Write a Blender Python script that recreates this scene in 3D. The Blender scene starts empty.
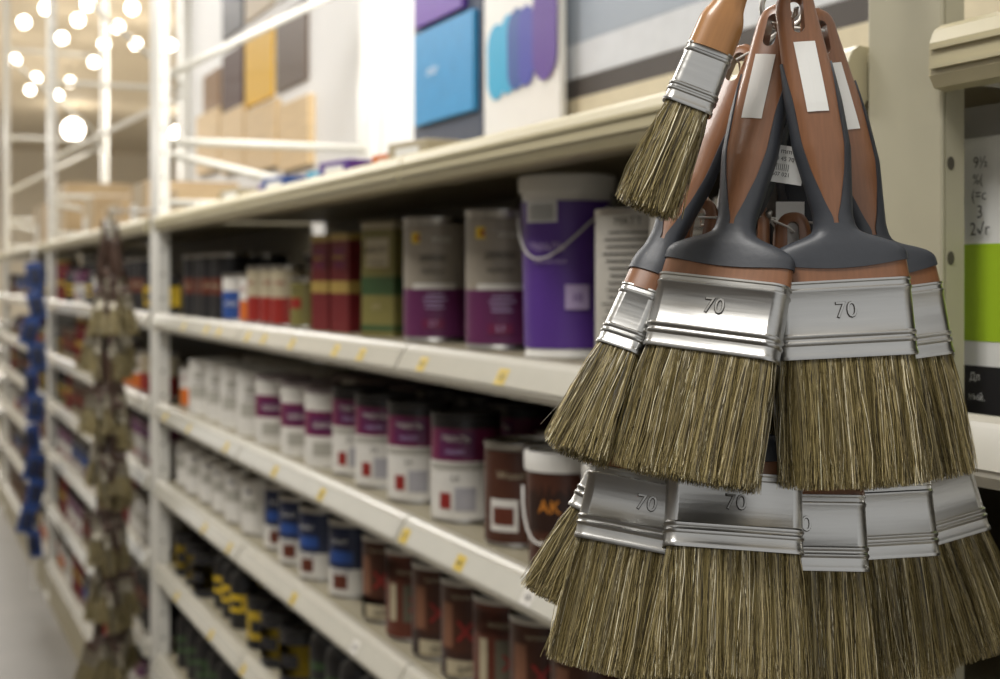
import bpy, math, random, bmesh
import numpy as np
from mathutils import Vector, Matrix
random.seed(4); rng=np.random.default_rng(4)
TH=math.atan(610/1389); SN,CS=math.sin(TH),math.cos(TH)
EYE=1.45; D=0.658
C=bpy.context.scene.collection
def survey(px,py,X):
    t=(px-500)/1389; d=X/(SN+t*CS)
    return d*(CS-t*SN), EYE+(280-py)/1389*d
# ---------------------------------------------------------------- materials
def lin(h):
    h=h.lstrip('#'); o=[]
    for i in (0,2,4):
        c=int(h[i:i+2],16)/255; o.append(c/12.92 if c<=.04045 else ((c+.055)/1.055)**2.4)
    return (*o,1)
MATS={}
def mat(name,hexc,rough=.5,metal=0,var=.12,scale=30,bump=0,coat=0,stretch=None,emit=0,rvar=0):
    if name in MATS: return MATS[name]
    m=bpy.data.materials.new(name); m.use_nodes=True; nt=m.node_tree; b=nt.nodes['Principled BSDF']
    c=lin(hexc); b.inputs['Roughness'].default_value=rough; b.inputs['Metallic'].default_value=metal
    b.inputs['Coat Weight'].default_value=coat
    tc=nt.nodes.new('ShaderNodeTexCoord'); mp=nt.nodes.new('ShaderNodeMapping'); nz=nt.nodes.new('ShaderNodeTexNoise')
    nz.inputs['Scale'].default_value=scale; nz.inputs['Detail'].default_value=4
    if stretch: mp.inputs['Scale'].default_value=stretch
    nt.links.new(tc.outputs['Object'],mp.inputs[0]); nt.links.new(mp.outputs[0],nz.inputs['Vector'])
    mx=nt.nodes.new('ShaderNodeMix'); mx.data_type='RGBA'
    mx.inputs[6].default_value=tuple(x*(1-var) for x in c[:3])+(1,); mx.inputs[7].default_value=tuple(min(1,x*(1+var)) for x in c[:3])+(1,)
    nt.links.new(nz.outputs['Fac'],mx.inputs[0]); nt.links.new(mx.outputs[2],b.inputs['Base Color'])
    if rvar:
        mr=nt.nodes.new('ShaderNodeMapRange'); mr.inputs[3].default_value=rough-rvar; mr.inputs[4].default_value=rough+rvar
        nt.links.new(nz.outputs['Fac'],mr.inputs[0]); nt.links.new(mr.outputs[0],b.inputs['Roughness'])
    if bump:
        bp=nt.nodes.new('ShaderNodeBump'); bp.inputs['Strength'].default_value=bump; bp.inputs['Distance'].default_value=.001
        nt.links.new(nz.outputs['Fac'],bp.inputs['Height']); nt.links.new(bp.outputs[0],b.inputs['Normal'])
    if emit:
        b.inputs['Emission Color'].default_value=c; b.inputs['Emission Strength'].default_value=emit
    MATS[name]=m; return m
def bristle_mat():
    m=bpy.data.materials.new('natural_bristle'); m.use_nodes=True; nt=m.node_tree; b=nt.nodes['Principled BSDF']
    a=nt.nodes.new('ShaderNodeAttribute'); a.attribute_name='Col'
    nt.links.new(a.outputs['Color'],b.inputs['Base Color']); b.inputs['Roughness'].default_value=.36
    return m
BR=bristle_mat()
cream=mat('cream_enamel','#b3aa8a',.42,var=.05); cream2=mat('cream_enamel_panel','#958d77',.5,var=.05)
railw=mat('rail_plastic','#bbb7aa',.3,var=.04); white=mat('white_enamel','#dcdad2',.4,var=.03)
steel=mat('ferrule_steel','#b8b8b6',.33,1,var=.08,scale=14,bump=.10,stretch=(2,1,24),rvar=.06)
steel2=mat('stamped_steel','#4d4a46',.4,1); dull=mat('dull_ferrule','#958f80',.42,.9)
tin=mat('tin','#b9b7b2',.35,1); brownp=mat('brown_lacquer','#83593d',.34,var=.22,scale=20,stretch=(30,30,3),coat=.2)
woodh=mat('oiled_wood','#a0703f',.35,var=.3,scale=9,stretch=(30,30,2),coat=.3)
rub=mat('dark_rubber','#3b3e44',.46,var=.1,scale=300,bump=.1); dkh=mat('dark_umber_handle','#3f2e25',.4)
paper=mat('paper','#e6e6e2',.6,var=.03); ink=mat('ink','#33322f',.6); cord=mat('cord','#e8e6df',.7)
whitep=mat('white_plastic','#e2e0da',.35,var=.03)
# ---------------------------------------------------------------- mesh helpers
def mesh_obj(name,V,F,mats,mi=None,smooth=False,parent=None):
    me=bpy.data.meshes.new(name); me.from_pydata([tuple(v) for v in V],[],[tuple(f) for f in F])
    if not isinstance(mats,(list,tuple)): mats=[mats]
    for m in mats: me.materials.append(m)
    if mi is not None: me.polygons.foreach_set('material_index',np.array(mi,dtype=np.int32))
    if smooth: me.polygons.foreach_set('use_smooth',np.ones(len(me.polygons),dtype=bool))
    me.update(); o=bpy.data.objects.new(name,me); C.objects.link(o)
    if parent: o.parent=parent
    return o
def info(o,label,cat,group=None,kind=None):
    o['label']=label; o['category']=cat
    if group: o['group']=group
    if kind: o['kind']=kind
def empty(name,loc=(0,0,0)):
    e=bpy.data.objects.new(name,None); e.empty_display_size=.02; e.location=loc; C.objects.link(e); return e
class G:
    def __init__(s): s.V=[];s.F=[];s.M=[];s.mats=[]
    def mi(s,m):
        if m not in s.mats: s.mats.append(m)
        return s.mats.index(m)
    def add(s,V,F,m):
        k=len(s.V); i=s.mi(m); s.V+= [tuple(v) for v in V]; s.F+=[tuple(a+k for a in f) for f in F]; s.M+=[i]*len(F)
    def box(s,x0,x1,y0,y1,z0,z1,m,b=0):
        if b<=0:
            V=[(x,y,z) for x in(x0,x1) for y in(y0,y1) for z in(z0,z1)]
            F=[(0,1,3,2),(4,6,7,5),(0,4,5,1),(2,3,7,6),(0,2,6,4),(1,5,7,3)]
            s.add(V,F,m)
        else:
            bm=bmesh.new(); bmesh.ops.create_cube(bm,size=1,matrix=Matrix.Translation(((x0+x1)/2,(y0+y1)/2,(z0+z1)/2))@Matrix.Diagonal((x1-x0,y1-y0,z1-z0,1)))
            bmesh.ops.bevel(bm,geom=bm.edges[:],offset=b,segments=2,affect='EDGES',profile=.5)
            bm.verts.index_update(); s.add([v.co[:] for v in bm.verts],[[v.index for v in f.verts] for f in bm.faces],m); bm.free()
    def lathe(s,prof,m,seg=32,a0=0,a1=2*math.pi):
        full=abs(a1-a0-2*math.pi)<1e-6; n=seg if full else seg+1
        V=[];F=[]
        for r,z in prof:
            for i in range(n):
                a=a0+(a1-a0)*i/seg; V.append((r*math.sin(a),-r*math.cos(a),z))
        for j in range(len(prof)-1):
            for i in range(seg):
                i2=(i+1)%n; F.append((j*n+i,j*n+i2,(j+1)*n+i2,(j+1)*n+i))
        s.add(V,F,m)
    def tube(s,pts,r,m,seg=8):
        pts=[Vector(p) for p in pts]; V=[];F=[]
        for k,p in enumerate(pts):
            t=(pts[min(k+1,len(pts)-1)]-pts[max(k-1,0)]).normalized()
            a=t.orthogonal().normalized() if k==0 else (pa-t*pa.dot(t)).normalized()
            pa=a; b=t.cross(a)
            for i in range(seg):
                an=2*math.pi*i/seg; V.append(p+(a*math.cos(an)+b*math.sin(an))*r)
        for k in range(len(pts)-1):
            for i in range(seg):
                i2=(i+1)%seg; F.append((k*seg+i,k*seg+i2,(k+1)*seg+i2,(k+1)*seg+i))
        F.append(tuple(range(seg))[::-1]); F.append(tuple(range((len(pts)-1)*seg,len(pts)*seg)))
        s.add(V,F,m)
    def patch(s,r,cx,w,z0,z1,m,seg=8):
        a0=(cx-w/2)/r; a1=(cx+w/2)/r; s.lathe([(r,z0),(r,z1)],m,seg,a0,a1)
    def text(s,st,size,x,z,m,r=None,y=0,ext=0,shear=0,bold=0):
        V,F=text_geo(st,size,ext,shear,bold)
        if r: V=[((r+v[2])*math.sin((v[0]+x)/r),-(r+v[2])*math.cos((v[0]+x)/r),v[1]+z) for v in V]
        else: V=[(v[0]+x,y-v[2],v[1]+z) for v in V]
        s.add(V,F,m)
    def obj(s,name,smooth=False,parent=None,angle=None):
        o=mesh_obj(name,s.V,s.F,s.mats,s.M,smooth,parent)
        if angle: o.data.set_sharp_from_angle(angle=math.radians(angle))
        return o
_tc={}
def text_geo(st,size,ext=0,shear=0,bold=0):
    k=(st,ext>0,shear,bold)
    if k not in _tc:
        cu=bpy.data.curves.new('t','FONT'); cu.body=st; cu.size=1; cu.align_x='CENTER'; cu.align_y='CENTER'; cu.resolution_u=3
        cu.extrude=.02 if ext else 0; cu.shear=shear; cu.offset=bold
        o=bpy.data.objects.new('t',cu); C.objects.link(o); dg=bpy.context.evaluated_depsgraph_get(); dg.update()
        me=bpy.data.meshes.new_from_object(o.evaluated_get(dg))
        _tc[k]=([tuple(v.co) for v in me.vertices],[tuple(p.vertices) for p in me.polygons])
        bpy.data.objects.remove(o); bpy.data.meshes.remove(me)
    V,F=_tc[k]
    return [(v[0]*size,v[1]*size,(v[2]/.02*ext if ext else 0)) for v in V],F
def copy_tree(root,loc,rotz=None,mw=None):
    n=root.copy(); C.objects.link(n)
    if mw is not None: n.matrix_basis=mw
    else:
        n.location=loc
        if rotz is not None: n.rotation_euler=(0,0,rotz)
    for ch in root.children:
        c=ch.copy(); c.parent=n; C.objects.link(c)
        for g in ch.children:
            h=g.copy(); h.parent=c; C.objects.link(h)
    return n
# ---------------------------------------------------------------- brushes
def handle_geo(w,bend,wood):
    hw=w/2
    cz=[.0145,.0135,.011,.006,0,-.02,-.05,-.075,-.095,-.110,-.117,-.121,-.125,-.129,-.1455]
    s=.75+.25*min(1,w/.07)
    cx=[.0008,.0045,.0075,.0098,.0106,.0120,.0140,.0140,.0112,.0092,.0100,.0130,max(.014,hw*.76),max(.015,hw*.97),hw+.0006]
    cx=[a*s if i<11 else a for i,a in enumerate(cx)]
    if w<.04: cx[11:]=[max(.008,hw*.75),hw*.9,hw*.98,hw+.0003]
    ct=[.0006,.0025,.0042,.005,.0053,.0062,.0085,.0088,.0075,.0068,.0068,.0072,.0078,.0083,.0088]
    N=230; zs=np.linspace(.0145,-.1455,N)
    X=np.interp(-zs,[-a for a in cz],cx); T=np.interp(-zs,[-a for a in cz],ct)
    k=np.ones(7)/7
    X=np.convolve(np.pad(X,3,mode='edge'),k,'valid'); T=np.convolve(np.pad(T,3,mode='edge'),k,'valid')
    gs=np.interp(-zs,[.026,.036,.050,.07,.088,.104,.114],[1,.93,.80,.78,.68,.40,.05])
    gs=np.convolve(np.pad(gs,6,mode='edge'),np.ones(13)/13,'valid')
    q4=14; S=4*q4; V=[];F=[];M=[]
    for z,x,t,gq in zip(zs,X,T,gs):
        bx=bend*max(0,min(1,(z+.135)/.135))**1.25
        tb=math.acos(min(1,max(0,gq))**1.25); tb=min(max(tb,.10),math.pi/2-.08)
        if z<-.115: tb=tb+(math.pi/4-tb)*min(1,(-.115-z)/.015)
        th=[]
        for seg0,seg1,n in ((-tb,tb,q4),(tb,math.pi-tb,q4),(math.pi-tb,math.pi+tb,q4),(math.pi+tb,2*math.pi-tb,q4)):
            th+= [seg0+(seg1-seg0)*i/n for i in range(n)]
        b1=max(0,1-((z+.1355)/.0095)**2)
        for a in th:
            c,sn=math.cos(a),math.sin(a); e=2/2.5
            cc=math.copysign(abs(c)**e,c)
            V.append((x*cc+bx,t*math.copysign(abs(sn)**e,sn),z-(.0035*b1*(1-cc*cc)**1.2 if (w>.04 and not wood) else 0)))
    for j in range(N-1):
        z=(zs[j]+zs[j+1])/2
        for i in range(S):
            F.append((j*S+i,(j+1)*S+i,(j+1)*S+(i+1)%S,j*S+(i+1)%S))
            side=(i//q4)%2==0
            if wood: r=0
            elif z>-.028: r=0
            elif z>-.115: r=side
            else: r=z>-.1350
            M.append(int(bool(r)))
    F.append(tuple(range(S))); M.append(0)
    F.append(tuple((N-1)*S+i for i in range(S))[::-1]); M.append(0)
    o=mesh_obj('h',V,F,[brownp,rub],M)
    g=G(); seg=28; cv=[]
    for yy in(-.02,.02):
        for i in range(seg):
            a=2*math.pi*i/seg; cv.append((bend+.0034*math.cos(a),yy,-.003+.0038*math.sin(a)+(.0060 if math.sin(a)>0.01 else -.0060)))
    cf=[(i,(i+1)%seg,seg+(i+1)%seg,seg+i) for i in range(seg)]+[tuple(range(seg))[::-1],tuple(range(seg,2*seg))]
    g.add(cv,cf,brownp); c=g.obj('cut')
    for ob in (o,c):
        bm=bmesh.new(); bm.from_mesh(ob.data); bmesh.ops.recalc_face_normals(bm,faces=bm.faces); bm.to_mesh(ob.data); bm.free()
    md=o.modifiers.new('b','BOOLEAN'); md.object=c; md.operation='DIFFERENCE'; md.solver='EXACT'
    dg=bpy.context.evaluated_depsgraph_get(); dg.update()
    me=bpy.data.meshes.new_from_object(o.evaluated_get(dg))
    V=[tuple(v.co) for v in me.vertices]; out=[]
    for k in (0,1):
        F=[tuple(p.vertices) for p in me.polygons if p.material_index==k]
        used=sorted({i for f in F for i in f}); mp={a:b for b,a in enumerate(used)}
        VV=[]
        for i in used:
            n=me.vertices[i].normal; off=.0010 if k else 0
            VV.append((V[i][0]+n.x*off,V[i][1]+n.y*off,V[i][2]+n.z*off))
        FF=[tuple(mp[i] for i in f) for f in F]
        if k and VV:
            cnt={}
            for f in FF:
                for a_,b_ in zip(f,f[1:]+f[:1]): cnt.setdefault((min(a_,b_),max(a_,b_)),[]).append((a_,b_))
            inner={}
            for e,l in list(cnt.items()):
                if len(l)==1:
                    a_,b_=l[0]
                    for v in (a_,b_):
                        if v not in inner:
                            i=used[v]; n=me.vertices[i].normal; inner[v]=len(VV); VV.append((V[i][0]-n.x*.0006,V[i][1]-n.y*.0006,V[i][2]-n.z*.0006))
                    FF.append((b_,a_,inner[a_],inner[b_]))
        out.append((VV,FF))
    bpy.data.objects.remove(o); bpy.data.objects.remove(c)
    return out
def ferrule_geo(w,t,L):
    prof=[(0,-.0008),(0,.0003),(.03,.0006),(.06,.0003),(.08,0),(.17,0),(.19,.0006),(.215,.0007),(.24,0),(.26,0),(.28,.0006),(.305,.0007),(.33,0),(.84,0),(.86,.0005),(.89,.0006),(.91,0),(.96,0),(.975,.0005),(1,0.0005),(1,-.0008)]
    S=12; V=[];F=[]
    for f,o in prof:
        z=-.1445-L*(1-f); hw=w/2+o+.001*(1-f); ht=t/2+o; r=ht*.75
        for cx,cy,a0 in ((hw-r,ht-r,0),(-(hw-r),ht-r,90),(-(hw-r),-(ht-r),180),(hw-r,-(ht-r),270)):
            for i in range(S+1):
                a=math.radians(a0+90*i/S); V.append((cx+r*math.cos(a),cy+r*math.sin(a),z))
    n=4*(S+1)
    for j in range(len(prof)-1):
        for i in range(n): F.append((j*n+i,j*n+(i+1)%n,(j+1)*n+(i+1)%n,(j+1)*n+i))
    return V,F
_bc={}
def bristle_mesh(w,t,L,zt,n,flare,seed):
    k=(w,t,L,n,flare,seed)
    if k in _bc: return _bc[k]
    r=np.random.default_rng(seed)
    x=(r.random(n)*2-1); y=(r.random(n)*2-1)
    m=int(n*.55); side=r.random(m)<.5; y[:m]=np.where(side,-1,1)*(1-r.random(m)*.15)
    hx=w/2-.001; hy=t/2-.0012
    y*=np.sqrt(np.clip(1-np.abs(x)**8*.7,0,1))
    ln=L*(1-.08*r.random(n)-.02*np.abs(x)**3); ln[r.random(n)<.07]*=.92
    clump=np.sin(x*23+seed)*.0008+np.sin(x*57+seed*2)*.0004
    tx=x*(hx*(1+flare))+r.normal(0,.0015,n)+clump; ty=y*hy*(1.5)+r.normal(0,.0012,n)
    fly=r.random(n)<.014; tx[fly]+=r.normal(0,.004,fly.sum()); ty[fly]-=.002
    rings=5; S=3; V=np.zeros((n,rings,S,3))
    bx=r.normal(0,.0011,n); wob=r.normal(0,.0006,n)
    pal=np.array([lin(c)[:3] for c in('#7b6e48','#958759','#534829','#b8a87a','#efe5c4','#352d1e')])
    ci=r.choice(6,n,p=[.29,.24,.21,.12,.05,.09]); col=pal[ci]*(1+r.normal(0,.12,(n,1)))
    thick=np.where(ci==4,1.1,1.0)
    for j in range(rings):
        f=j/(rings-1); ff=f**1.15
        cx=x*hx*(1-ff)+tx*ff+bx*math.sin(math.pi*f)+wob*math.sin(2.2*math.pi*f); cy=y*hy*(1-ff)+ty*ff
        cyb=cy+np.sign(y)*.0012*math.sin(math.pi*f)
        cz=zt+.003-(ln+.003)*f
        rad=(.00019 if n>2500 else .00026)*(1-.45*f)*thick
        for s in range(S):
            a=2*math.pi*s/S+x*9
            V[:,j,s,0]=cx+rad*np.cos(a); V[:,j,s,1]=cyb+rad*np.sin(a); V[:,j,s,2]=cz
    V=V.reshape(-1,3); base=(np.arange(n)*rings*S)[:,None]
    loc=[]
    for j in range(rings-1):
        for s in range(S): loc.append((j*S+s,j*S+(s+1)%S,(j+1)*S+(s+1)%S,(j+1)*S+s))
    loc=np.array(loc); F=(base[:,None,:]+loc[None]).reshape(-1,4)
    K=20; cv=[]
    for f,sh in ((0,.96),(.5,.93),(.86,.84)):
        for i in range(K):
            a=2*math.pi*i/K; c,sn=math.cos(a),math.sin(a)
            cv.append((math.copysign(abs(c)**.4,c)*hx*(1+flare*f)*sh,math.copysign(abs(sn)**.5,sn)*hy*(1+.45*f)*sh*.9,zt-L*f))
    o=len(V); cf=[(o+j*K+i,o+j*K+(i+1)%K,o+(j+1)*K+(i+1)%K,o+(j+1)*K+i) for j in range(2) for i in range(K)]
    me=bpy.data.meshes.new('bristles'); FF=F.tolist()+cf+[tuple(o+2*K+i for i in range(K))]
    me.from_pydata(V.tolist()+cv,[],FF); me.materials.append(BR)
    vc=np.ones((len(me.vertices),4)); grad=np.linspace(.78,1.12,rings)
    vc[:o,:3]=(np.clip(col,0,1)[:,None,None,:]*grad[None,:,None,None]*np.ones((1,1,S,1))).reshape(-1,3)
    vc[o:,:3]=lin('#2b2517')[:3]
    at=me.color_attributes.new('Col','FLOAT_COLOR','POINT'); at.data.foreach_set('color',vc.astype(np.float32).ravel()); me.update()
    _bc[k]=me; return me
_hc={}
def brush(w=.07,t=.017,Lf=.040,Lb=.067,bend=0,wood=False,seed=1,num='70',flare=.07,n=5200,sticker=True,label='',group='paint brushes on the display strip',darkh=None,fm=None):
    root=empty('paint_brush')
    hk=(w,bend,wood,str(darkh))
    if hk not in _hc:
        (a,b)=handle_geo(w,bend,wood)
        h=mesh_obj('handle',a[0],a[1],woodh if wood else (darkh or brownp),smooth=True); h.data.set_sharp_from_angle(angle=math.radians(50)); g2=None
        if b[1]: g2=mesh_obj('rubber_grip',b[0],b[1],darkh or rub,smooth=True); g2.data.set_sharp_from_angle(angle=math.radians(50))
        _hc[hk]=(h.data,g2.data if g2 else None)
        bpy.data.objects.remove(h)
        if g2: bpy.data.objects.remove(g2)
    hd,gd=_hc[hk]
    h=bpy.data.objects.new('handle',hd); C.objects.link(h); h.parent=root
    if gd:
        q=bpy.data.objects.new('rubber_grip',gd); C.objects.link(q); q.parent=h
    V,F=ferrule_geo(w,t,Lf); f=mesh_obj('ferrule',V,F,fm or steel,smooth=True,parent=root); f.data.set_sharp_from_angle(angle=math.radians(35)); f['label']='shiny ridged metal ferrule'
    if num:
        g=G(); g.text(num,.0115,0,-.1445-Lf*.40,steel2,y=-t/2-.00005,ext=.0004,bold=.018)
        g.text(num,.0115,.0002,-.1443-Lf*.40,steel,y=-t/2-.0004,ext=.0004,bold=-.006); g.obj('stamped_number',parent=f)
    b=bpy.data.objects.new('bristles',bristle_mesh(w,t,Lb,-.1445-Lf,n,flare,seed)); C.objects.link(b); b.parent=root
    if sticker:
        g=G(); V=[];Fc=[]
        zz=np.linspace(-.018,-.056,9)
        for j,z in enumerate(zz):
            bx=bend*max(0,min(1,(z+.135)/.135))**1.25
            ty=np.interp(-z,[0,.02,.05,.075],[.0053,.0062,.0085,.0088])
            for x in (-.0056,0,.0056): V.append((x+bx,-ty*(.965 if x==0 else .92)-.0010,z))
        for j in range(8):
            for i in range(2): Fc.append((j*3+i,j*3+i+1,j*3+i+4,j*3+i+3))
        g.add(V,Fc,paper)
        s=g.obj('price_sticker',parent=h); s['label']='white paper price sticker'
    info(root,label or 'flat paint brush with brown and grey handle','paint brush',group)
    return root
CU=Vector((CS,-SN,0)); CW=Vector((-SN,-CS,0)); CV=Vector((0,0,1))
def cl(u,v,w):
    return Vector((SN*.76,CS*.76,EYE))+CU*(u/1000)+CV*(v/1000)+CW*(w/1000)
def orient(root,u,v,w,U,W,fc=.1645):
    U=(CU*U[0]+CV*U[1]+CW*U[2]).normalized(); W=CU*W[0]+CV*W[1]+CW*W[2]
    W=(W-U*W.dot(U)).normalized(); Y=U.cross(W)
    m=Matrix((W,Y,U)).transposed().to_4x4(); m.translation=cl(u,v,w)+U*fc
    root.matrix_basis=m; return root
L1='brown and grey flat brush, 70 mm ferrule'
A=orient(brush(bend=-.013,seed=1,label=L1+', white sticker'),178,-20.5,40,(-.05,1,-.10),(1,0.02,.05))
B=orient(brush(seed=2,label=L1+', turned sideways'),113,-20,38,(.215,.92,-.20),(.84,.0,.42))
Cc=orient(brush(w=.024,t=.013,Lf=.033,Lb=.058,wood=True,seed=3,num=None,n=1900,flare=.25,sticker=False,label='narrow paint brush with plain orange wood handle'),102,103,46,(.38,.92,-.10),(.93,-.36,.1),fc=.161)
Dd=orient(brush(w=.024,t=.016,Lf=.036,Lb=.062,seed=4,num=None,n=1900,flare=.45,sticker=False,label='medium paint brush with black and brown handle'),70,-24,14,(.40,.89,-.26),(.85,-.35,.4))
E=orient(brush(bend=-.013,seed=2,label=L1+', behind another'),211,-25,-2,(-.13,.98,-.06),(.98,.05,-.15))
Gg=orient(brush(bend=.006,seed=5,sticker=False,label=L1+', lower tier'),122,-122,34,(.08,1,-.34),(1,-.05,.05))
H=orient(brush(seed=1,sticker=False,flare=.08,label=L1+', splayed in lower tier'),79,-125,14,(.20,.96,-.2),(.95,-.2,.28))
I=orient(brush(seed=2,sticker=False,label=L1+', lower tier'),161,-136,12,(.02,1,-.2),(1,-.05,.1))
J=orient(brush(seed=3,num=None,sticker=False,label=L1+', lower tier'),206,-134,-10,(-.05,1,-.15),(1,0.05,-.12))
K=orient(brush(seed=4,num=None,sticker=False,label=L1+', leaning in lower tier'),241,-131,-32,(-.24,.96,-.1),(.95,.2,-.25))
Lx=orient(brush(w=.022,t=.016,Lb=.052,seed=6,num=None,n=1700,flare=.3,sticker=False,label='thin paint brush splayed outward in the lower tier'),58,-112,-10,(.45,.88,-.1),(.8,-.45,.4))
Mx=orient(brush(seed=5,num=None,sticker=False,darkh=rub,label='paint brush with dark handle inside the bunch'),113,-32,-20,(.28,.93,0),(.8,-.3,.4))
Nx=orient(brush(seed=1,num=None,sticker=False,darkh=rub,label='paint brush with dark handle inside the bunch'),178,-38,-34,(-.05,1,0),(1,0,.1))
Ox=orient(brush(seed=2,num=None,sticker=False,darkh=rub,label='paint brush with dark handle in the lower tier'),140,-140,-45,(.05,1,0),(1,0,.1))
dh=empty('display_hook',(0,0,0)); info(dh,'metal display hook with hanging plastic strip','hook')
top=cl(158,215,-15); post=Vector((.66,.79,1.72))
g=G(); g.tube([post,post+(top-post)*.5+Vector((0,0,.01)),top],.004,tin); g.obj('hook_arm',smooth=True,parent=dh)
g=G(); pts=[cl(158+12*math.sin(a),158+12*math.cos(a)-6,-15) for a in np.linspace(0,2*math.pi,24)]; g.tube([top,cl(158,190,-15),cl(158,166,-15)],.0022,tin); g.tube(pts,.0016,tin); g.obj('ring',smooth=True,parent=dh)
g=G(); V=[]
for u,v,w in ((150,150,-24),(166,150,-24),(158,-10,-50),(142,-10,-50)): V.append(cl(u,v,w))
V+= [p-CW*.0015 for p in V]; g.add(V,[(0,1,2,3),(7,6,5,4),(0,4,5,1),(1,5,6,2),(2,6,7,3),(3,7,4,0)],mat('grey_plastic','#6f6c66',.5)); g.obj('plastic_strip',parent=dh)
g=G(); g.tube([cl(150,38,-46),cl(150,34,-30),cl(150,32,-22),cl(150,38,-14)],.002,tin); g.obj('lower_hook',smooth=True,parent=dh)
def cordloop(root,bend,tgt):
    m=root.matrix_basis; h0=m@Vector((bend,-.008,0)); h1=m@Vector((bend,.008,0)); h2=m@Vector((bend,0,.002))
    t=tgt; g=G(); g.tube([t,h0+(t-h0)*.35+CU*.002,h0,h2,h1,h1+(t-h1)*.4-CU*.002,t+CU*.001],.0007,cord,6)
    o=g.obj('hanging_cord',smooth=True,parent=root); o.matrix_parent_inverse=m.inverted()
for r,b in ((A,-.013),(B,0),(Cc,0),(Dd,0),(E,-.013),(Mx,0),(Nx,0)): cordloop(r,b,cl(158,141,-14))
for r,b in ((Gg,.006),(H,0),(I,0),(J,0),(K,0),(Lx,0),(Ox,0)): cordloop(r,b,cl(150,35,-22))
def tag(u,v,w,rot,lines,ww=26,hh=20):
    g=G(); g.box(-ww/2000,ww/2000,-.0002,.0002,-hh/1000,0,paper)
    for i,(s,sz) in enumerate(lines): g.text(s,sz,0,-.003-.0042*i,ink,y=-.0004)
    o=g.obj('paper_tag'); info(o,'small white printed paper tag tied to the brushes','tag','paper tags on the brushes')
    W=CU*math.cos(rot)-CV*math.sin(rot); U=CU*math.sin(rot)+CV*math.cos(rot); Y=U.cross(W)
    m=Matrix((W,Y,U)).transposed().to_4x4(); m.translation=cl(u,v,w); o.matrix_basis=m
tag(151,72,18,.15,[('70 mm',.004),('1020 45 70',.0032),('||||||||||',.004),('4 607 021',.003)])
tag(186,122,-20,-.35,[('|||||||',.004),('70',.004)],14,40)
tag(163,44,-20,0,[('',.004)],16,26)
tag(204,30,-40,-.6,[('2081',.004)],20,12)
# far bunches
far=brush(seed=9,t=.02,Lb=.075,n=700,flare=.35,sticker=False,num=None,label='flat paint brush in a hanging bunch',group='paint brushes bunched on the far strip',darkh=dkh,fm=dull); first=True
def fmat(x,y,z,yaw,tilt): return Matrix.Translation((x,y,z))@Matrix.Rotation(yaw,4,'Z')@Matrix.Rotation(tilt,4,'Y')
for t_i,z in enumerate([1.57,1.42,1.25,1.10,.92,.77,.59]):
    for k in range(6):
        a=k/6*2*math.pi+t_i*1.3; m=fmat(.556+.022*math.sin(a),3.95-.022*math.cos(a),z+random.uniform(-.035,.035),-.4+1.5*math.sin(a)+random.uniform(-.3,.3),-.15*math.sin(a+.4)+random.uniform(-.11,.11))@Matrix.Rotation(.16*math.cos(a),4,'X')
        if first: far.matrix_basis=m; first=False
        else: copy_tree(far,None,mw=m)
fh=empty('display_hook'); info(fh,'metal display hook with long hanging strip','hook')
g=G(); g.tube([(.655,3.84,1.64),(.556,3.95,1.64),(.556,3.95,1.60)],.004,tin); g.obj('hook_arm',smooth=True,parent=fh)
g=G(); g.box(.549,.563,3.949,3.951,.3,1.60,mat('grey_plastic','#6f6c66')); g.obj('plastic_strip',parent=fh)
# ---------------------------------------------------------------- shelving
BACK=D+.46
def shelf(y0,y1,z,style,label):
    r=empty('shelf',(0,0,0)); info(r,label,'shelf','metal shelves of the rack')
    g=G(); g.box(D+.004,BACK,y0,y1,z-.012,z-.006,cream2); g.box(D+.02,D+.05,y0+.01,y1-.01,z-.04,z-.012,cream2); g.obj('shelf_panel',parent=r)
    P=[(.006,0),(-.004,.001),(-.010,-.003),(-.014,-.012),(-.014,-.034),(-.010,-.042),(0,-.044),(.004,-.038),(.004,-.006)]
    if style=='rail': P=[(.012,0),(.0,.001),(-.004,-.003),(-.018,-.030),(-.018,-.036),(-.012,-.044),(0,-.046),(.006,-.040),(.008,-.006)]
    V=[(D+a,y,z+b) for y in(y0+.001,y1-.001) for a,b in P]; n=len(P)
    F=[(i,(i+1)%n,n+(i+1)%n,n+i) for i in range(n)]+[tuple(range(n))[::-1],tuple(range(n,2*n))]
    g=G(); g.add(V,F,cream if style!='rail' else railw); g.obj('front_lip',parent=r)
    if style=='rail':
        g=G(); g.add([(D-.0065,y0+.006,z-.006),(D-.0065,y1-.006,z-.006),(D-.0195,y1-.006,z-.031),(D-.0195,y0+.006,z-.031)],[(0,1,2,3)],mat('clear_strip','#c0bdb1',.15,var=.05)); g.obj('price_rail',parent=r)
    else:
        g=G(); g.box(D-.017,D-.013,y0+.004,y1-.004,z-.030,z-.027,cream); g.box(D-.0165,D-.013,y0+.004,y1-.004,z-.017,z-.015,cream); g.obj('lip_ridge',parent=r)
Z=[1.622,1.360,1.122,.916,.695,.450,.20]
bays=[(-.15,.745),(.83,1.812),(1.815,2.78),(2.783,3.77),(3.91,4.75),(4.753,5.6),(5.603,6.53),(6.67,7.8),(7.803,9.2),(9.36,12)]
for k,z in enumerate(Z):
    for (a,b) in bays:
        shelf(a,b,z,'lip' if k==0 else 'rail','cream metal top shelf with folded front lip' if k==0 else 'cream metal shelf with grey price rail')
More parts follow.
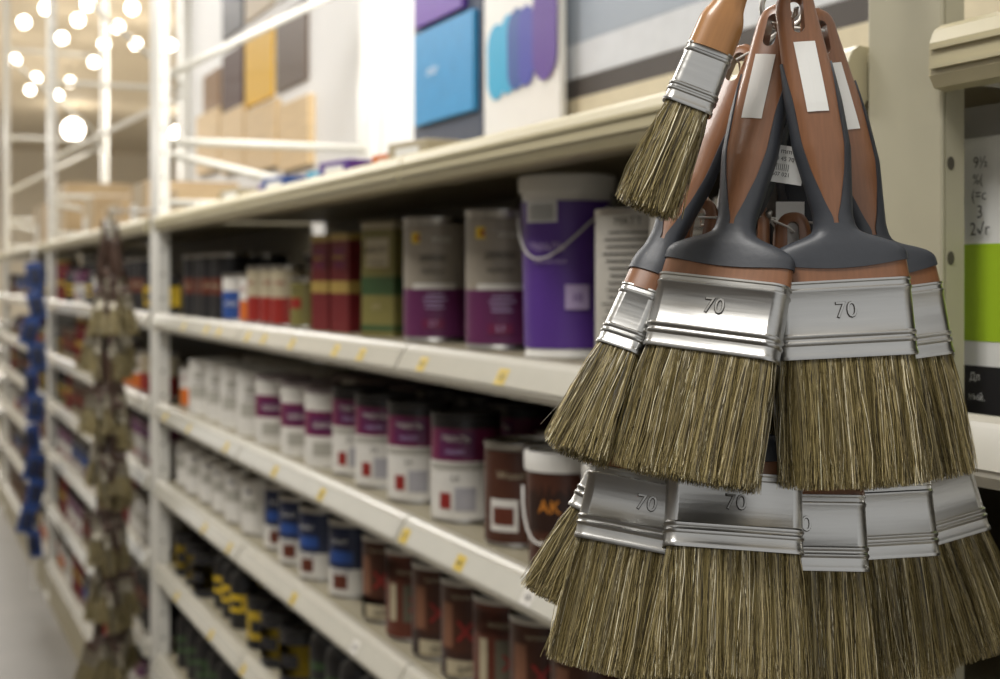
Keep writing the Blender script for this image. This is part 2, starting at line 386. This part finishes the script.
def postf(y0,w,full,dep=.03):
    r=empty('rack_post',(0,0,0)); info(r,'pale metal rack upright with punched slots' if full else 'white metal rack frame with diagonal braces','rack post','upright frames of the rack')
    m=mat('post_grey','#aba68f',.42,var=.05) if full else white
    g=G()
    g.box(D,D+.004,y0,y0+w,0.02,3.4,m,.0015); g.box(D+.004,D+dep,y0,y0+.003,0.02,3.4,m); g.box(D+.004,D+dep,y0+w-.003,y0+w,0.02,3.4,m)
    dk=mat('slot_dark','#4a463a',.7)
    for i in range(44): 
        zz=.1+i*.065
        V=[(D+.4*dep+.0032*math.cos(a),y0-.0004,zz+.0048*math.sin(a)) for a in np.linspace(0,2*math.pi,13)[:-1]]
        g.add(V,[tuple(range(12))],dk)
    g.obj('upright',parent=r)
    if not full:
        g=G(); xb=D+.60
        g.box(xb,xb+.03,y0,y0+w,.02,3.4,m)
        for z0,z1 in ((1.66,1.66),(1.83,1.83),(2.35,2.35),(2.9,2.9)): g.tube([(D+.02,y0+w/2,z0),(xb,y0+w/2,z1)],.011,m)
        for z0,z1 in ((1.80,1.68),(2.0,2.32),(2.86,2.37)): g.tube([(D+.02,y0+w/2,z0),(xb,y0+w/2,z1)],.011,m)
        g.obj('frame_brace',smooth=True,parent=r)
    g=G(); g.box(D-.01,D+.06,y0-.01,y0+w+.01,0,.02,m); g.obj('foot_plate',parent=r)
postf(.748,.078,True,.02); postf(3.775,.13,False); postf(6.54,.12,False); postf(9.22,.12,False)
for (a,b) in ((-.15,.745),(.83,3.77),(3.91,6.53),(6.67,9.2),(9.36,12)):
    g=G(); g.box(BACK,BACK+.006,a,b,0,1.61,mat('backpanel','#6a6454',.6,var=.06)); o=g.obj('back_panel'); info(o,'beige metal back panel of the shelving','shelf back','back panels of the rack')
    g=G(); g.box(D-.005,BACK-.001,a,b,0,.14,cream); o=g.obj('base_plinth'); info(o,'cream metal plinth under the lowest shelf','shelf base','plinths of the rack')
# ---------------------------------------------------------------- products
def col(n,h,**k): return mat('paint_'+n,h,.38,var=.06,**k)
purple=col('purple','#563589'); plum=col('plum','#5d2550'); mag=col('magenta','#6d2047'); olive=col('olive','#77703f'); green=col('green','#3a5232')
red=col('red','#8e2722'); orange=col('orange','#c96a26'); blue=col('blue','#2c4c8e'); navy=col('navy','#232c4a'); dark=col('dark','#262527'); yel=col('yellow','#dbb828')
beige=col('beige','#ada288'); greyl=col('greylabel','#a7a49a'); brn=col('brown','#4a2a1e'); brn2=col('redbrown','#5e2f22'); lime=col('lime','#a6c62c'); cyan=col('cyan','#2e9ec4'); lilac=col('lilac','#b9a7cf')
cwhite=col('warmwhite','#d4d1ca'); redm=col('motif_red','#8c2a26'); maroon=col('maroon','#6a2024'); gold=col('gold','#a98f4c'); amber=col('amber','#cf8434')
def can(r,h,body,bands,patches=(),texts=(),lid=tin,pail=False,name='paint_can',label='',cat='paint can',group='',seg=32):
    root=empty(name); tp=.92 if pail else 1
    g=G(); rb=r*tp
    g.lathe([(.001,.003),(rb*.93,.003),(rb*.96,0),(rb,.001),(rb,.004),(rb-.0012,.006),(r-.0012,h-.008),(r-.0002,h-.006),(r,h-.004),(r-.001,h-.003),(r*.9,h-.003)],body,seg); g.obj('body',smooth=True,parent=root,angle=40)
    g=G()
    if pail: g.lathe([(r*.98,h-.022),(r*1.05,h-.022),(r*1.06,h-.016),(r*1.06,h-.002),(r*1.03,h),(r*.97,h),(r*.94,h-.004),(.001,h-.004)],lid,seg)
    else: g.lathe([(r-.0004,h-.008),(r+.0010,h-.006),(r+.0010,h),(r-.0015,h+.0005),(r*.93,h-.003),(r*.86,h-.003),(r*.83,h-.0005),(r*.79,h-.0005),(r*.76,h-.003),(.001,h-.003)],lid,seg)
    g.obj('lid',smooth=True,parent=root,angle=40)
    g=G()
    def R(z): return (rb+(r-rb)*z/h)+.0004
    for z0,z1,m in bands: g.lathe([(R(z0),z0),(R(z1),z1)],m,seg)
    for i,(cx,w,z0,z1,m) in enumerate(patches): g.patch(R((z0+z1)/2)+.0004+.0002*(i+1),cx,w,z0,z1,m)
    for st,sz,cx,z,m in texts: g.text(st,sz,cx,z,m,r=R(z)+.0018+.0002*len(patches))
    if g.V: g.obj('printed_label',smooth=True,parent=root,angle=60)
    if pail:
        g=G(); a=np.linspace(-1.45,1.45,18); g.tube([((r+.004)*math.sin(t),-(r+.004)*math.cos(t),h-.03-.062*math.cos(t)*(1-.75*math.sin(t))) for t in a],.0014,whitep); g.obj('bail_handle',smooth=True,parent=root)
    info(root,label,cat,group); return root
def dots(r,w,z0,z1,rows,m):
    out=[]
    for i in range(rows):
        z=z1-(z1-z0)*(i+.5)/rows; out.append((random.uniform(-.08,.08)*w,w*random.uniform(.7,.95),z-.0009,z+.0009,m))
    return out
def carton(w,d,h,m,patches=(),texts=(),name='product_box',label='',cat='box',group=''):
    root=empty(name); g=G(); g.box(-w/2,w/2,-d/2,d/2,0,h,m,.0015); g.obj('body',parent=root)
    g=G()
    for k,(x0,x1,z0,z1,mm) in enumerate(patches):
        y=-d/2-.0004-.0002*k; g.add([(x0*w,y,z0*h),(x1*w,y,z0*h),(x1*w,y,z1*h),(x0*w,y,z1*h)],[(0,1,2,3)],mm)
        x=-w/2-.0004-.0002*k
        if x0<=-.49: g.add([(x,d/2,z0*h),(x,-d/2,z0*h),(x,-d/2,z1*h),(x,d/2,z1*h)],[(0,1,2,3)],mm)
        x=-x
        if x1>=.49: g.add([(x,-d/2,z0*h),(x,d/2,z0*h),(x,d/2,z1*h),(x,-d/2,z1*h)],[(0,1,2,3)],mm)
    for st,sz,x,z,mm in texts: g.text(st,sz,x,z,mm,y=-d/2-.003)
    if g.V: g.obj('printed_label',parent=root)
    info(root,label,cat,group); return root
def bottle(r,h,m,capm,labm,label,group):
    root=empty('bottle'); g=G(); g.lathe([(.001,0),(r*.95,0),(r,.004),(r,h*.68),(r*.9,h*.76),(r*.4,h*.84),(r*.36,h*.88)],m,24); g.obj('body',smooth=True,parent=root)
    g=G(); g.lathe([(r*.42,h*.86),(r*.44,h*.87),(r*.42,h*.99),(r*.38,h),(.001,h)],capm,20); g.obj('cap',smooth=True,parent=root,angle=40)
    g=G(); g.lathe([(r+.0005,h*.25),(r+.0005,h*.5)],labm,24); g.patch(r+.001,0,r*1.2,h*.32,h*.42,dark); g.obj('printed_label',smooth=True,parent=root)
    info(root,label,'bottle',group); return root
g2='paint cans on the upper shelf'; g3='paint cans on the second shelf'; g4='paint cans on the third shelf'; g5='bottles on the low shelf'
pool={}
pool['purple']=can(.058,.225,whitep,[(.012,.192,purple)],[(-.028,.046,.166,.192,paper)]+[(-.044+i*.0042,.0016,.168,.188,ink) for i in range(9)]+[(.02,.03,.06,.09,lilac)],[('ЭМАЛЬ',.014,-.02,.135,lilac),('полуматовая',.007,-.015,.118,lilac),('10',.014,.02,.074,purple)],lid=whitep,pail=True,name='paint_pail',label='white plastic pail with purple label and barcode',group=g2)
pool['textcan']=can(.052,.172,greyl,[(.006,.165,mat('paint_pale','#b3afa6',.4))],dots(.05,.07,.02,.15,17,ink),[('MATT',.012,0,.158,ink)],label='pale grey paint can covered in small print',group=g2)
stone=mat('paint_stone','#989083',.38)
pool['duo']=can(.053,.192,tin,[(.008,.082,plum),(.082,.180,stone)],[(-.030,.016,.152,.168,yel),(-.026,.006,.156,.164,red),(.0,.07,.082,.090,cwhite)]+dots(.045,.04,.05,.076,4,lilac)+[(0,.035,.022,.036,mag)],[('фасад',.013,.008,.158,cwhite),('декор',.015,0,.13,ink),('PREMIUM',.009,0,.108,ink),('2,7',.011,0,.029,lilac)],lid=tin,label='silver-grey and plum paint can with yellow emblem',group=g2)
pool['darkbig']=can(.062,.19,dark,[(.01,.18,mat('paint_umber','#33291f',.35))],[(0,.05,.1,.14,beige)],[('лак',.02,0,.12,ink)],lid=dark,label='large dark brown paint can',group=g2)
pool['olivebox']=carton(.085,.07,.195,olive,[(-.5,.5,.36,.52,green),(-.5,.5,.93,.99,beige),(-.35,.35,.6,.85,beige),(-.5,.5,.05,.1,green)],[('МАСЛО',.014,0,.145,ink),('для дерева',.008,0,.125,ink),('0,75',.012,0,.05,beige)],name='oil_tin',label='olive rectangular tin with green band',group=g2,cat='tin')
pool['redbox']=carton(.06,.06,.18,maroon,[(-.5,.5,.4,.52,gold),(-.3,.3,.65,.85,mag),(-.5,.5,.93,1,gold)],[('ГРУНТ',.012,0,.135,yel)],name='oil_tin',label='tall maroon rectangular tin with gold bands',group=g2,cat='tin')
pool['smallolive']=can(.032,.10,tin,[(.006,.09,olive)],[(0,.03,.04,.06,red)],[('лак',.012,0,.075,ink)],label='small olive varnish can',group=g2)
pool['smallred']=can(.034,.125,tin,[(.006,.06,red),(.06,.115,beige)],[],[('лак',.014,0,.09,red)],label='small red and cream varnish can',group=g2)
pool['orange']=can(.034,.11,tin,[(.006,.05,orange),(.05,.1,cwhite)],[],[('PU',.016,0,.075,red)],label='small orange and white can',group=g2)
pool['bluecan']=can(.038,.11,tin,[(.006,.07,blue),(.07,.1,cwhite)],[],[('МОРЕ',.012,0,.04,paper)],label='blue and white paint can',group=g2)
pool['darkcan']=can(.045,.16,dark,[(.006,.15,dark)],[(0,.05,.06,.1,brn2)],[('ТИК',.014,0,.08,beige)],lid=tin,label='dark can with brown label patch',group=g2)
pool['plumwhite']=can(.049,.150,tin,[(.006,.085,cwhite),(.085,.130,mag),(.130,.142,dark)],[(0,.055,.09,.126,plum),(-.016,.018,.02,.042,redm),(.014,.030,.018,.050,mat('paint_bluegrey','#a09ea3')),(0,.09,.074,.082,greyl)],[('ЭМАЛЬ',.012,0,.116,cwhite),('акрил',.010,0,.099,lilac),('0,9',.010,0,.062,ink)],lid=dark,label='white and plum enamel can with dark lid',group=g3)
pool['plumbig']=can(.058,.138,whitep,[(.006,.055,cwhite),(.055,.100,mag),(.100,.130,cwhite)],[(0,.05,.02,.045,greyl),(0,.065,.062,.092,plum)],[('краска',.014,0,.076,cwhite)],lid=mat('paint_pinkgrey','#8b7f80'),label='squat white can with plum middle band',group=g3)
pool['whitecan']=can(.060,.135,whitep,[(.006,.125,cwhite)],[(0,.06,.04,.07,greyl),(0,.03,.09,.105,greyl)],[('белая',.012,0,.08,ink)],lid=whitep,label='wide white paint tub with pale label',group=g3)
pool['lak']=can(.046,.135,dark,[(.006,.12,brn)],[(0,.09,.045,.1,mat('paint_walnut','#2c1a14',.4))],[('AK',.022,-.012,.073,amber),('яхтный',.007,-.014,.033,beige)],lid=whitep,pail=True,name='paint_pail',label='brown varnish pail with white lid and orange lettering',group=g3)
pool['browncan']=can(.045,.13,tin,[(.006,.12,brn)],[(-.01,.04,.02,.06,cwhite),(-.01,.03,.028,.05,brn2),(.03,.02,.02,.11,brn2)],[('Wood',.014,0,.09,beige)],lid=tin,label='brown wood stain can with white patch',group=g3)
tmb=mat('paint_timber','#7d5540',.4)
pool['wood4']=can(.045,.135,tin,[(.006,.128,brn),(.0062,.04,dark)],[(-.028,.02,.045,.105,tmb),(.026,.03,.03,.09,brn2),(0,.06,.008,.03,beige)],[('пропитка',.009,0,.115,beige),('x',.06,.002,.074,redm),('дуб',.012,0,.019,ink)],lid=tin,label='dark brown stain can with red motif',group=g4)
pool['wood5']=can(.045,.135,tin,[(.006,.128,brn2),(.09,.12,brn)],[(.01,.035,.03,.085,mat('paint_tealbrown','#5f5a4a')),(-.026,.014,.03,.085,beige)],[('лазурь',.011,0,.104,beige),('x',.045,.012,.06,redm)],lid=tin,label='reddish-brown glaze can with picture label',group=g4)
pool['blue4']=can(.044,.13,tin,[(.006,.05,cwhite),(.05,.12,navy)],[(0,.05,.06,.08,blue),(0,.03,.016,.04,brn2)],[('ГРУНТ',.011,0,.095,paper),('МЕТАЛЛ',.009,0,.045,navy)],lid=tin,label='navy and white metal primer can',group=g4)
pool['white4']=can(.047,.12,tin,[(.006,.11,cwhite)],[(0,.05,.05,.075,greyl)],[('ПФ',.014,0,.092,navy)],lid=tin,label='white can with grey stripe and silver lid',group=g4)
pool['bot']=bottle(.031,.15,dark,dark,yel,'black bottle with yellow label band',g5)
pool['bot2']=bottle(.033,.165,dark,dark,green,'dark bottle with green label',g5)
pool['dyel']=can(.042,.105,dark,[(.006,.095,dark),(.02,.078,yel)],[(0,.04,.035,.06,dark)],[],lid=dark,label='small black can with yellow band',group=g5)
used={k:False for k in pool}
def put(k,X,y,z,rot=None,group=None):
    z=z-.0055
    if rot is None: rot=-.95+random.uniform(-.25,.25)
    if not used[k]:
        o=pool[k]; o.location=(X,y,z); o.rotation_euler=(0,0,rot); used[k]=True
    else: o=copy_tree(pool[k],(X,y,z),rot)
    if group: o['group']=group
    return o
def run(k,X,y0,y1,z,step,rows=2,rowstep=None,group=None,jit=.006):
    y=y0
    while y<y1:
        for r_ in range(rows): put(k if isinstance(k,str) else random.choice(k),X+r_*(rowstep or .11)+random.uniform(-jit,jit),y+random.uniform(-jit,jit)*.5+(r_%2)*step*.3,z,group=group)
        y+=step
z=Z[1]
put('textcan',.755,1.33,z,-.8); put('textcan',.755,1.21,z); put('textcan',.755,1.09,z)
put('purple',.775,1.555,z,-.60); put('darkbig',.93,1.60,z)
put('duo',.785,1.775,z,-.5); put('duo',.785,2.03,z,-.5); put('darkbig',.92,1.83,z); put('darkbig',.92,2.0,z); put('darkbig',.92,1.42,z)
put('olivebox',.785,2.24,z,-1.2); put('redbox',.775,2.43,z,-1.3); put('redbox',.77,2.54,z,-1.3); put('olivebox',.90,2.25,z,-1.3)
run('smallolive',.75,2.66,2.67,z,.08); run('smallred',.74,2.77,2.78,z,.085)
run('smallred',.745,2.88,3.0,z,.10); run('orange',.745,3.07,3.12,z,.1); run('bluecan',.75,3.2,3.3,z,.12)
run('darkcan',.76,3.38,3.72,z,.11); run('darkcan',.92,2.45,3.2,z,.11,rows=1)
z=Z[2]
put('lak',.725,1.46,z,-.62); put('lak',.735,1.33,z,-.8); run('darkcan',.76,.95,1.22,z,.115,rows=1); run('lak',.88,1.35,1.6,z,.115,rows=1)
put('browncan',.735,1.61,z,-.7); put('browncan',.84,1.68,z); put('browncan',.94,1.62,z)
for y in (1.80,1.985,2.145): put('plumwhite',.739,y,z,-.7)
for y in (2.29,2.43,2.60,2.80): put('plumbig' if y>2.3 else 'plumwhite',.744,y,z,-.7)
run('plumwhite',.87,1.90,2.3,z,.14,rows=1); run('plumbig',.89,2.45,2.8,z,.15,rows=1)
run('whitecan',.748,2.98,3.55,z,.17,rows=2,rowstep=.14,group=g3); run('orange',.735,3.68,3.72,z,.095,rows=2,group=g3)
z=Z[3]
y=1.41; i=0
while y<2.2:
    put('wood5' if i%3==2 else 'wood4',.732,y,z,-.65+random.uniform(-.1,.1)); y+=.115; i+=1
run(['wood4','wood5'],.84,1.45,2.15,z,.12,rows=2)
run('blue4',.728,2.29,2.80,z,.15,rows=2,rowstep=.13); run('white4',.73,2.92,3.72,z,.15,rows=2,rowstep=.13)
z=Z[4]; run('bot2',.715,2.0,2.5,z,.10,rows=2); run('dyel',.715,2.56,2.95,z,.14,rows=2); run('bot',.715,3.02,3.3,z,.10,rows=2); run('dyel',.715,3.36,3.72,z,.13,rows=2)
z=Z[5]; run('dyel',.715,2.40,3.1,z,.14,rows=2,group='small cans on the lowest shelf'); run('bot2',.72,3.16,3.72,z,.12,rows=2,group='bottles on the lowest shelf')
ks=['plumwhite','redbox','orange','blue4','wood4','smallred','bot','dyel','smallolive','bluecan','redbox','darkcan','white4','wood5']
for bi,(a,b) in enumerate(((3.98,6.48),(6.75,9.1))):
    for zi in range(1,7):
        y=a
        while y<b:
            k=random.choice(ks)
            for _ in range(random.choice((2,3,4))):
                if y>=b: break
                put(k,.715,y,Z[zi],group='products on the shelves further down the aisle'); y+=.115 if bi==0 else .15
g9=mat('pack_grey','#8f8d89',.5)
fb=carton(.185,.09,.218,paper,[(-.5,.5,.24,.555,lime),(-.5,.5,.0,.16,dark),(-.5,.5,.90,1,g9)],
 [('9½',.011,-.060,.178,ink),('%(',.010,-.063,.166,ink),('(=c',.011,-.062,.155,ink),('3',.013,-.061,.143,ink),('2√r',.013,-.061,.131,ink),('√4',.02,.01,.15,ink),('Д=πr',.018,.04,.18,ink),('Дл',.0075,-.066,.027,paper),('ный.',.0075,-.064,.013,paper),('клей',.03,.01,.085,paper)],
 name='glue_box',label='white, lime and black box printed with handwritten formulas',cat='box')
fb.location=(.749,.697,Z[1]-.0055); fb.rotation_euler=(0,0,-math.pi/2)
put('darkcan',.74,.60,Z[2]); put('darkcan',.74,.705,Z[2]); put('browncan',.74,.5,Z[2])
tagy=mat('tag_yellow','#c9ae45',.5)
def ptag(y,k,mm,w=.028):
    g=G(); z=Z[k]; a=(D-.0095,z-.012); b=(D-.0190,z-.030)
    g.add([(a[0],y+w/2,a[1]),(a[0],y-w/2,a[1]),(b[0],y-w/2,b[1]),(b[0],y+w/2,b[1]),(a[0]-.0006,y+w/2,a[1]),(a[0]-.0006,y-w/2,a[1]),(b[0]-.0006,y-w/2,b[1]),(b[0]-.0006,y+w/2,b[1])],[(4,5,6,7),(0,1,5,4),(2,3,7,6),(0,4,7,3),(1,2,6,5)],mm)
    V,F=text_geo(random.choice(['449','128','215','90']),.010); zc=z-.021; xc=D-.01425
    g.add([(xc-.0018+v[1]*.47,y-v[0],zc+v[1]*.88) for v in V],F,ink)
    o=g.obj('price_tag'); info(o,'yellow paper price tag in the shelf rail' if mm is tagy else 'white paper price tag in the shelf rail','price tag','price tags on the shelf rails')
for k,step in ((1,(.13,.2,.26)),(2,(.2,.3,.4)),(3,(.25,.35,.5)),(4,(.3,.4))):
    y=1.0+random.random()*.1
    while y<3.6:
        ptag(y,k,tagy if random.random()<.9 else cwhite); y+=random.choice(step)
# ---------------------------------------------------------------- display boards above top shelf
ZT=Z[0]-.0058
def board(px0,px1,py0,py1,X,m,name,label,cat,th=.012,base=None):
    ya,_=survey(px0,0,X); yb,_=survey(px1,0,X); pm=(px0+px1)/2; _,z1=survey(pm,py0,X); _,z0=survey(pm,py1,X)
    if base is not None: z0=base
    g=G(); g.box(X,X+th,yb,ya,z0,z1,m,.001)
    o=g.obj(name); info(o,label,cat); return o
XB=1.06
ppanel=mat('dark_slate','#454b5a',.5)
board(414,482,-60,132,XB+.012,ppanel,'display_board','dark slate display board standing on the top shelf','board',base=ZT)
o=board(414,473,22,118,XB,mat('blue_sheet','#2b87ba',.4),'sample_sheet','bright blue colour sample panel with small white print','sample panel',.012)
g=G(); g.text('color',.03,0,0,paper)
o2=g.obj('printed_text',parent=o); ya,zc=survey(432,70,XB-.003); o2.location=(XB-.003,ya,zc); o2.rotation_euler=(0,0,-math.pi/2)
board(414,462,-50,18,XB,mat('purple_sheet','#5b2f93',.4),'sample_sheet','purple colour sample panel','sample panel',.012)
pb=board(484,560,-60,124,XB,whitep,'poster_board','white poster board with coloured paint streaks','poster',base=ZT)
for a,b,c,t0,t1 in((487,506,cyan,24,100),(500,516,cyan,14,94),(507,526,blue,8,90),(518,534,col('sky','#3a3f9a'),5,86),(532,557,purple,-20,80)):
    X_=XB-.002-.0004*(a-487)/10
    ya,_=survey(a,0,X_); yb,_=survey(b,0,X_); _,z1=survey((a+b)/2,t0,X_); _,z0=survey((a+b)/2,t1,X_)
    g=G(); r=(ya-yb)/2; yc=(ya+yb)/2
    V=[(X_,yc+r*math.cos(t),(z1-r if math.sin(t)>=0 else z0+r)+r*math.sin(t)) for t in np.linspace(0,2*math.pi,25)[:-1]]
    g.add(V,[tuple(range(24))],c); o=g.obj('painted_streak',parent=pb)
def longb(y0,y1,z0,z1,X,m,label,th=.02):
    g=G(); g.box(X,X+th,y0,y1,z0,z1,m,.001); o=g.obj('laminate_board'); info(o,label,'board','boards on the top shelf')
longb(.2,2.28,1.860,2.3,XB+.03,mat('laminate_grey','#9fa8b3',.35,var=.05),'pale grey-blue glossy board above the top shelf')
longb(.2,2.28,1.80,1.860,XB+.03,mat('boardwhite','#cfd2d6',.3),'white board strip above the top shelf')
longb(.2,2.28,1.765,1.80,XB+.03,mat('boarddark','#4a4440',.4),'dark brown board strip on the top shelf')
longb(.2,2.28,ZT,1.765,XB+.03,mat('boardcream','#cfc4a8',.4),'cream board standing on the top shelf')
XS=1.279
for a,b,t0,t1,c,lb in((276,306,8,86,'#5c4a3a','dark brown'),(245,272,28,102,'#e0b022','yellow'),(222,242,50,115,'#4a2c20','chocolate brown'),(203,219,72,124,'#8a6a48','tan'),(276,306,-70,-8,'#cfcac0','pale stone'),(245,272,-50,14,'#b8a78a','beige'),(222,242,-22,34,'#4c4a4c','charcoal')):
    board(a,b,t0,t1,XS,mat('swatch'+c,c,.5),'colour_swatch',lb+' colour sample panel on the white wall','sample panel')
wd=mat('pale_wood','#d6bb8f',.5,var=.2,scale=6,stretch=(1,1,12))
for a,b in((196,218),(220,243),(245,275),(278,308)): board(a,b,112-int((a-196)*.15),172-int((a-196)*.05),XS-.012,wd,'wood_sample_board','pale wood sample board on the white wall','board',th=.0245)
for i,(y,c) in enumerate(((2.0,beige),(2.2,orange),(2.38,purple),(2.6,cyan),(2.8,blue),(3.0,purple),(3.2,beige),(3.4,green))):
    b=carton(.12,.08,.045,c,[(-.3,.3,.2,.8,paper)],label='small flat carton lying on the top shelf',group='small cartons on the top shelf',name='small_carton'); b.location=(.80 if i%2 else .76,y,ZT); b.rotation_euler=(0,0,-1.4)
kr=mat('kraft','#b8a07c',.6)
for y,h,w_ in ((4.3,.10,.4),(4.8,.16,.38),(5.4,.12,.5),(6.1,.18,.4),(7.2,.3,.6),(8.2,.25,.6)):
    b=carton(w_,.3,h,kr,[(-.1,.1,0,1,beige),(-.4,-.15,.2,.6,paper)],label='pale cardboard stock carton on the top shelf',group='stock cartons on the top shelf',name='stock_carton',cat='carton'); b.location=(.92,y,ZT); b.rotation_euler=(0,0,-math.pi/2)
bp=empty('blister_pack'); g=G(); g.box(-.035,.035,-.002,.002,-.12,0,blue,.001); g.obj('card',parent=bp); g=G(); g.box(-.024,.024,-.022,-.002,-.095,-.025,navy,.006); g.obj('blister',parent=bp)
info(bp,'blue carded blister pack hanging in the aisle','blister pack','blue packs on the far strip')
i=0
for z in np.arange(1.53,.25,-.118):
    m=fmat(.577+random.uniform(-.022,.018),6.35+random.uniform(-.02,.02),z+random.uniform(-.015,.015),-.5+random.uniform(-.6,.6),random.uniform(-.3,.3))
    if i==0: bp.matrix_basis=m
    else: copy_tree(bp,None,mw=m)
    i+=1
fh=empty('display_hook'); info(fh,'metal display hook with long hanging strip','hook')
g=G(); g.tube([(.66,6.56,1.58),(.575,6.37,1.58),(.575,6.375,1.5)],.004,tin); g.obj('hook_arm',smooth=True,parent=fh)
g=G(); g.box(.568,.582,6.375,6.377,.10,1.6,whitep); g.obj('plastic_strip',parent=fh)
# ---------------------------------------------------------------- setting
def struct(name,x0,x1,y0,y1,z0,z1,m,label,cat='room'):
    g=G(); g.box(x0,x1,y0,y1,z0,z1,m); o=g.obj(name); info(o,label,cat,kind='structure'); return o
struct('floor',-6,9,-3,40,-.05,0,mat('concrete','#6a655c',.5,var=.2,scale=3),'worn grey-beige concrete shop floor','floor')
struct('ceiling',-6,9,-3,40,5,5.1,mat('ceil','#e6dac4',.7,var=.06,scale=1),'pale tan warehouse ceiling','ceiling')
struct('wall_far',-6,9,40,40.1,0,5,mat('wallf','#e9dfcc',.7),'pale warm far wall','wall')
struct('wall_right',1.29,1.33,-1.5,6.9,0,3.6,mat('wallw','#f3f3f2',.6,var=.02),'white display wall behind the rack','wall')
struct('wall_outer',9,9.1,-3,40,0,5,mat('wallo','#e0d8c8',.7),'pale outer wall','wall')
struct('reflection_wall_left',-2.3,-2.2,-3,14,0,2.4,mat('reflection_wall_dark','#4a4238',.6,var=.8,scale=5),'unseen dark partition added to shape the ferrule reflections','wall')  # unseen dark block, added to darken metal reflections and hold back world fill
lampm=mat('lamp_glow','#fff4e2',.5,emit=14); lm2=mat('lamp_shade','#d9d5cc',.4)
lr=None
def lamp(px,py,dz=.35):
    global lr
    zc=5-dz; d=1389*(zc-EYE)/(280-py); u=(px-500)/1389*d; p=CU*u-CW*d
    if lr is None:
        lr=empty('ceiling_lamp'); g=G(); g.lathe([(.1*math.sin(a)+.0005,-.1*math.cos(a)) for a in np.linspace(0,math.pi*.97,12)],lampm,20); g.obj('bulb',smooth=True,parent=lr)
        g=G(); g.lathe([(.02,.098),(.03,.11),(.02,.13),(.008,.14),(.008,.5)],lm2,16); g.obj('lamp_stem',smooth=True,parent=lr)
        info(lr,'glowing round ceiling lamp hanging from the warehouse ceiling','lamp','ceiling lamps'); o=lr; o.location=(p.x,p.y,zc)
    else: o=copy_tree(lr,(p.x,p.y,zc))
    o.scale=(.65,.65,.65)
    return o
for px,py in((104,44),(62,38),(118,27),(78,20),(88,4),(36,78),(30,90),(70,82),(58,95),(132,8),(160,6),(184,48),(170,45),(190,30),(15,60),(206,5),(24,22),(46,8),(94,62),(136,44)): lamp(px,py)
for px,py in ((73,122),(180,128)):
    o=lamp(px,py); o.scale=(2,2,2); o.location.z-=.15
for i,(x,y,z,p,sx) in enumerate(((-.6,.2,3.3,44,.7),(-.6,3.2,3.3,60,.9),(-.3,6.5,3.3,42,1.2),(.95,2.8,3.5,62,.5),(0,11,4.0,200,2),(3,18,4.0,1300,3),(0,26,4.0,1700,3),(3.5,9,4.2,600,2))):
    l=bpy.data.lights.new('strip_light','AREA'); l.energy=p; l.size=sx; l.color=(1,.975,.94) if i<5 else (1,.95,.87)
    o=bpy.data.objects.new('strip_light',l); o.location=(x,y,z); C.objects.link(o)
    o.rotation_euler=(0,math.radians(-12 if i==0 else 0),0); info(o,'ceiling strip light','light','strip lights')
w=bpy.data.worlds.new('world'); bpy.context.scene.world=w; w.use_nodes=True
w.node_tree.nodes['Background'].inputs[0].default_value=(1,.99,.97,1); w.node_tree.nodes['Background'].inputs[1].default_value=.70
cam=bpy.data.cameras.new('camera'); co=bpy.data.objects.new('camera',cam); C.objects.link(co)
co.location=(0,0,EYE); co.rotation_euler=(math.pi/2,0,-TH); cam.lens=50; cam.sensor_width=36; cam.shift_y=-.0595; cam.clip_start=.05
cam.dof.use_dof=True; cam.dof.focus_distance=.725; cam.dof.aperture_fstop=9
bpy.context.scene.camera=co
bpy.context.scene.view_settings.view_transform='Standard'
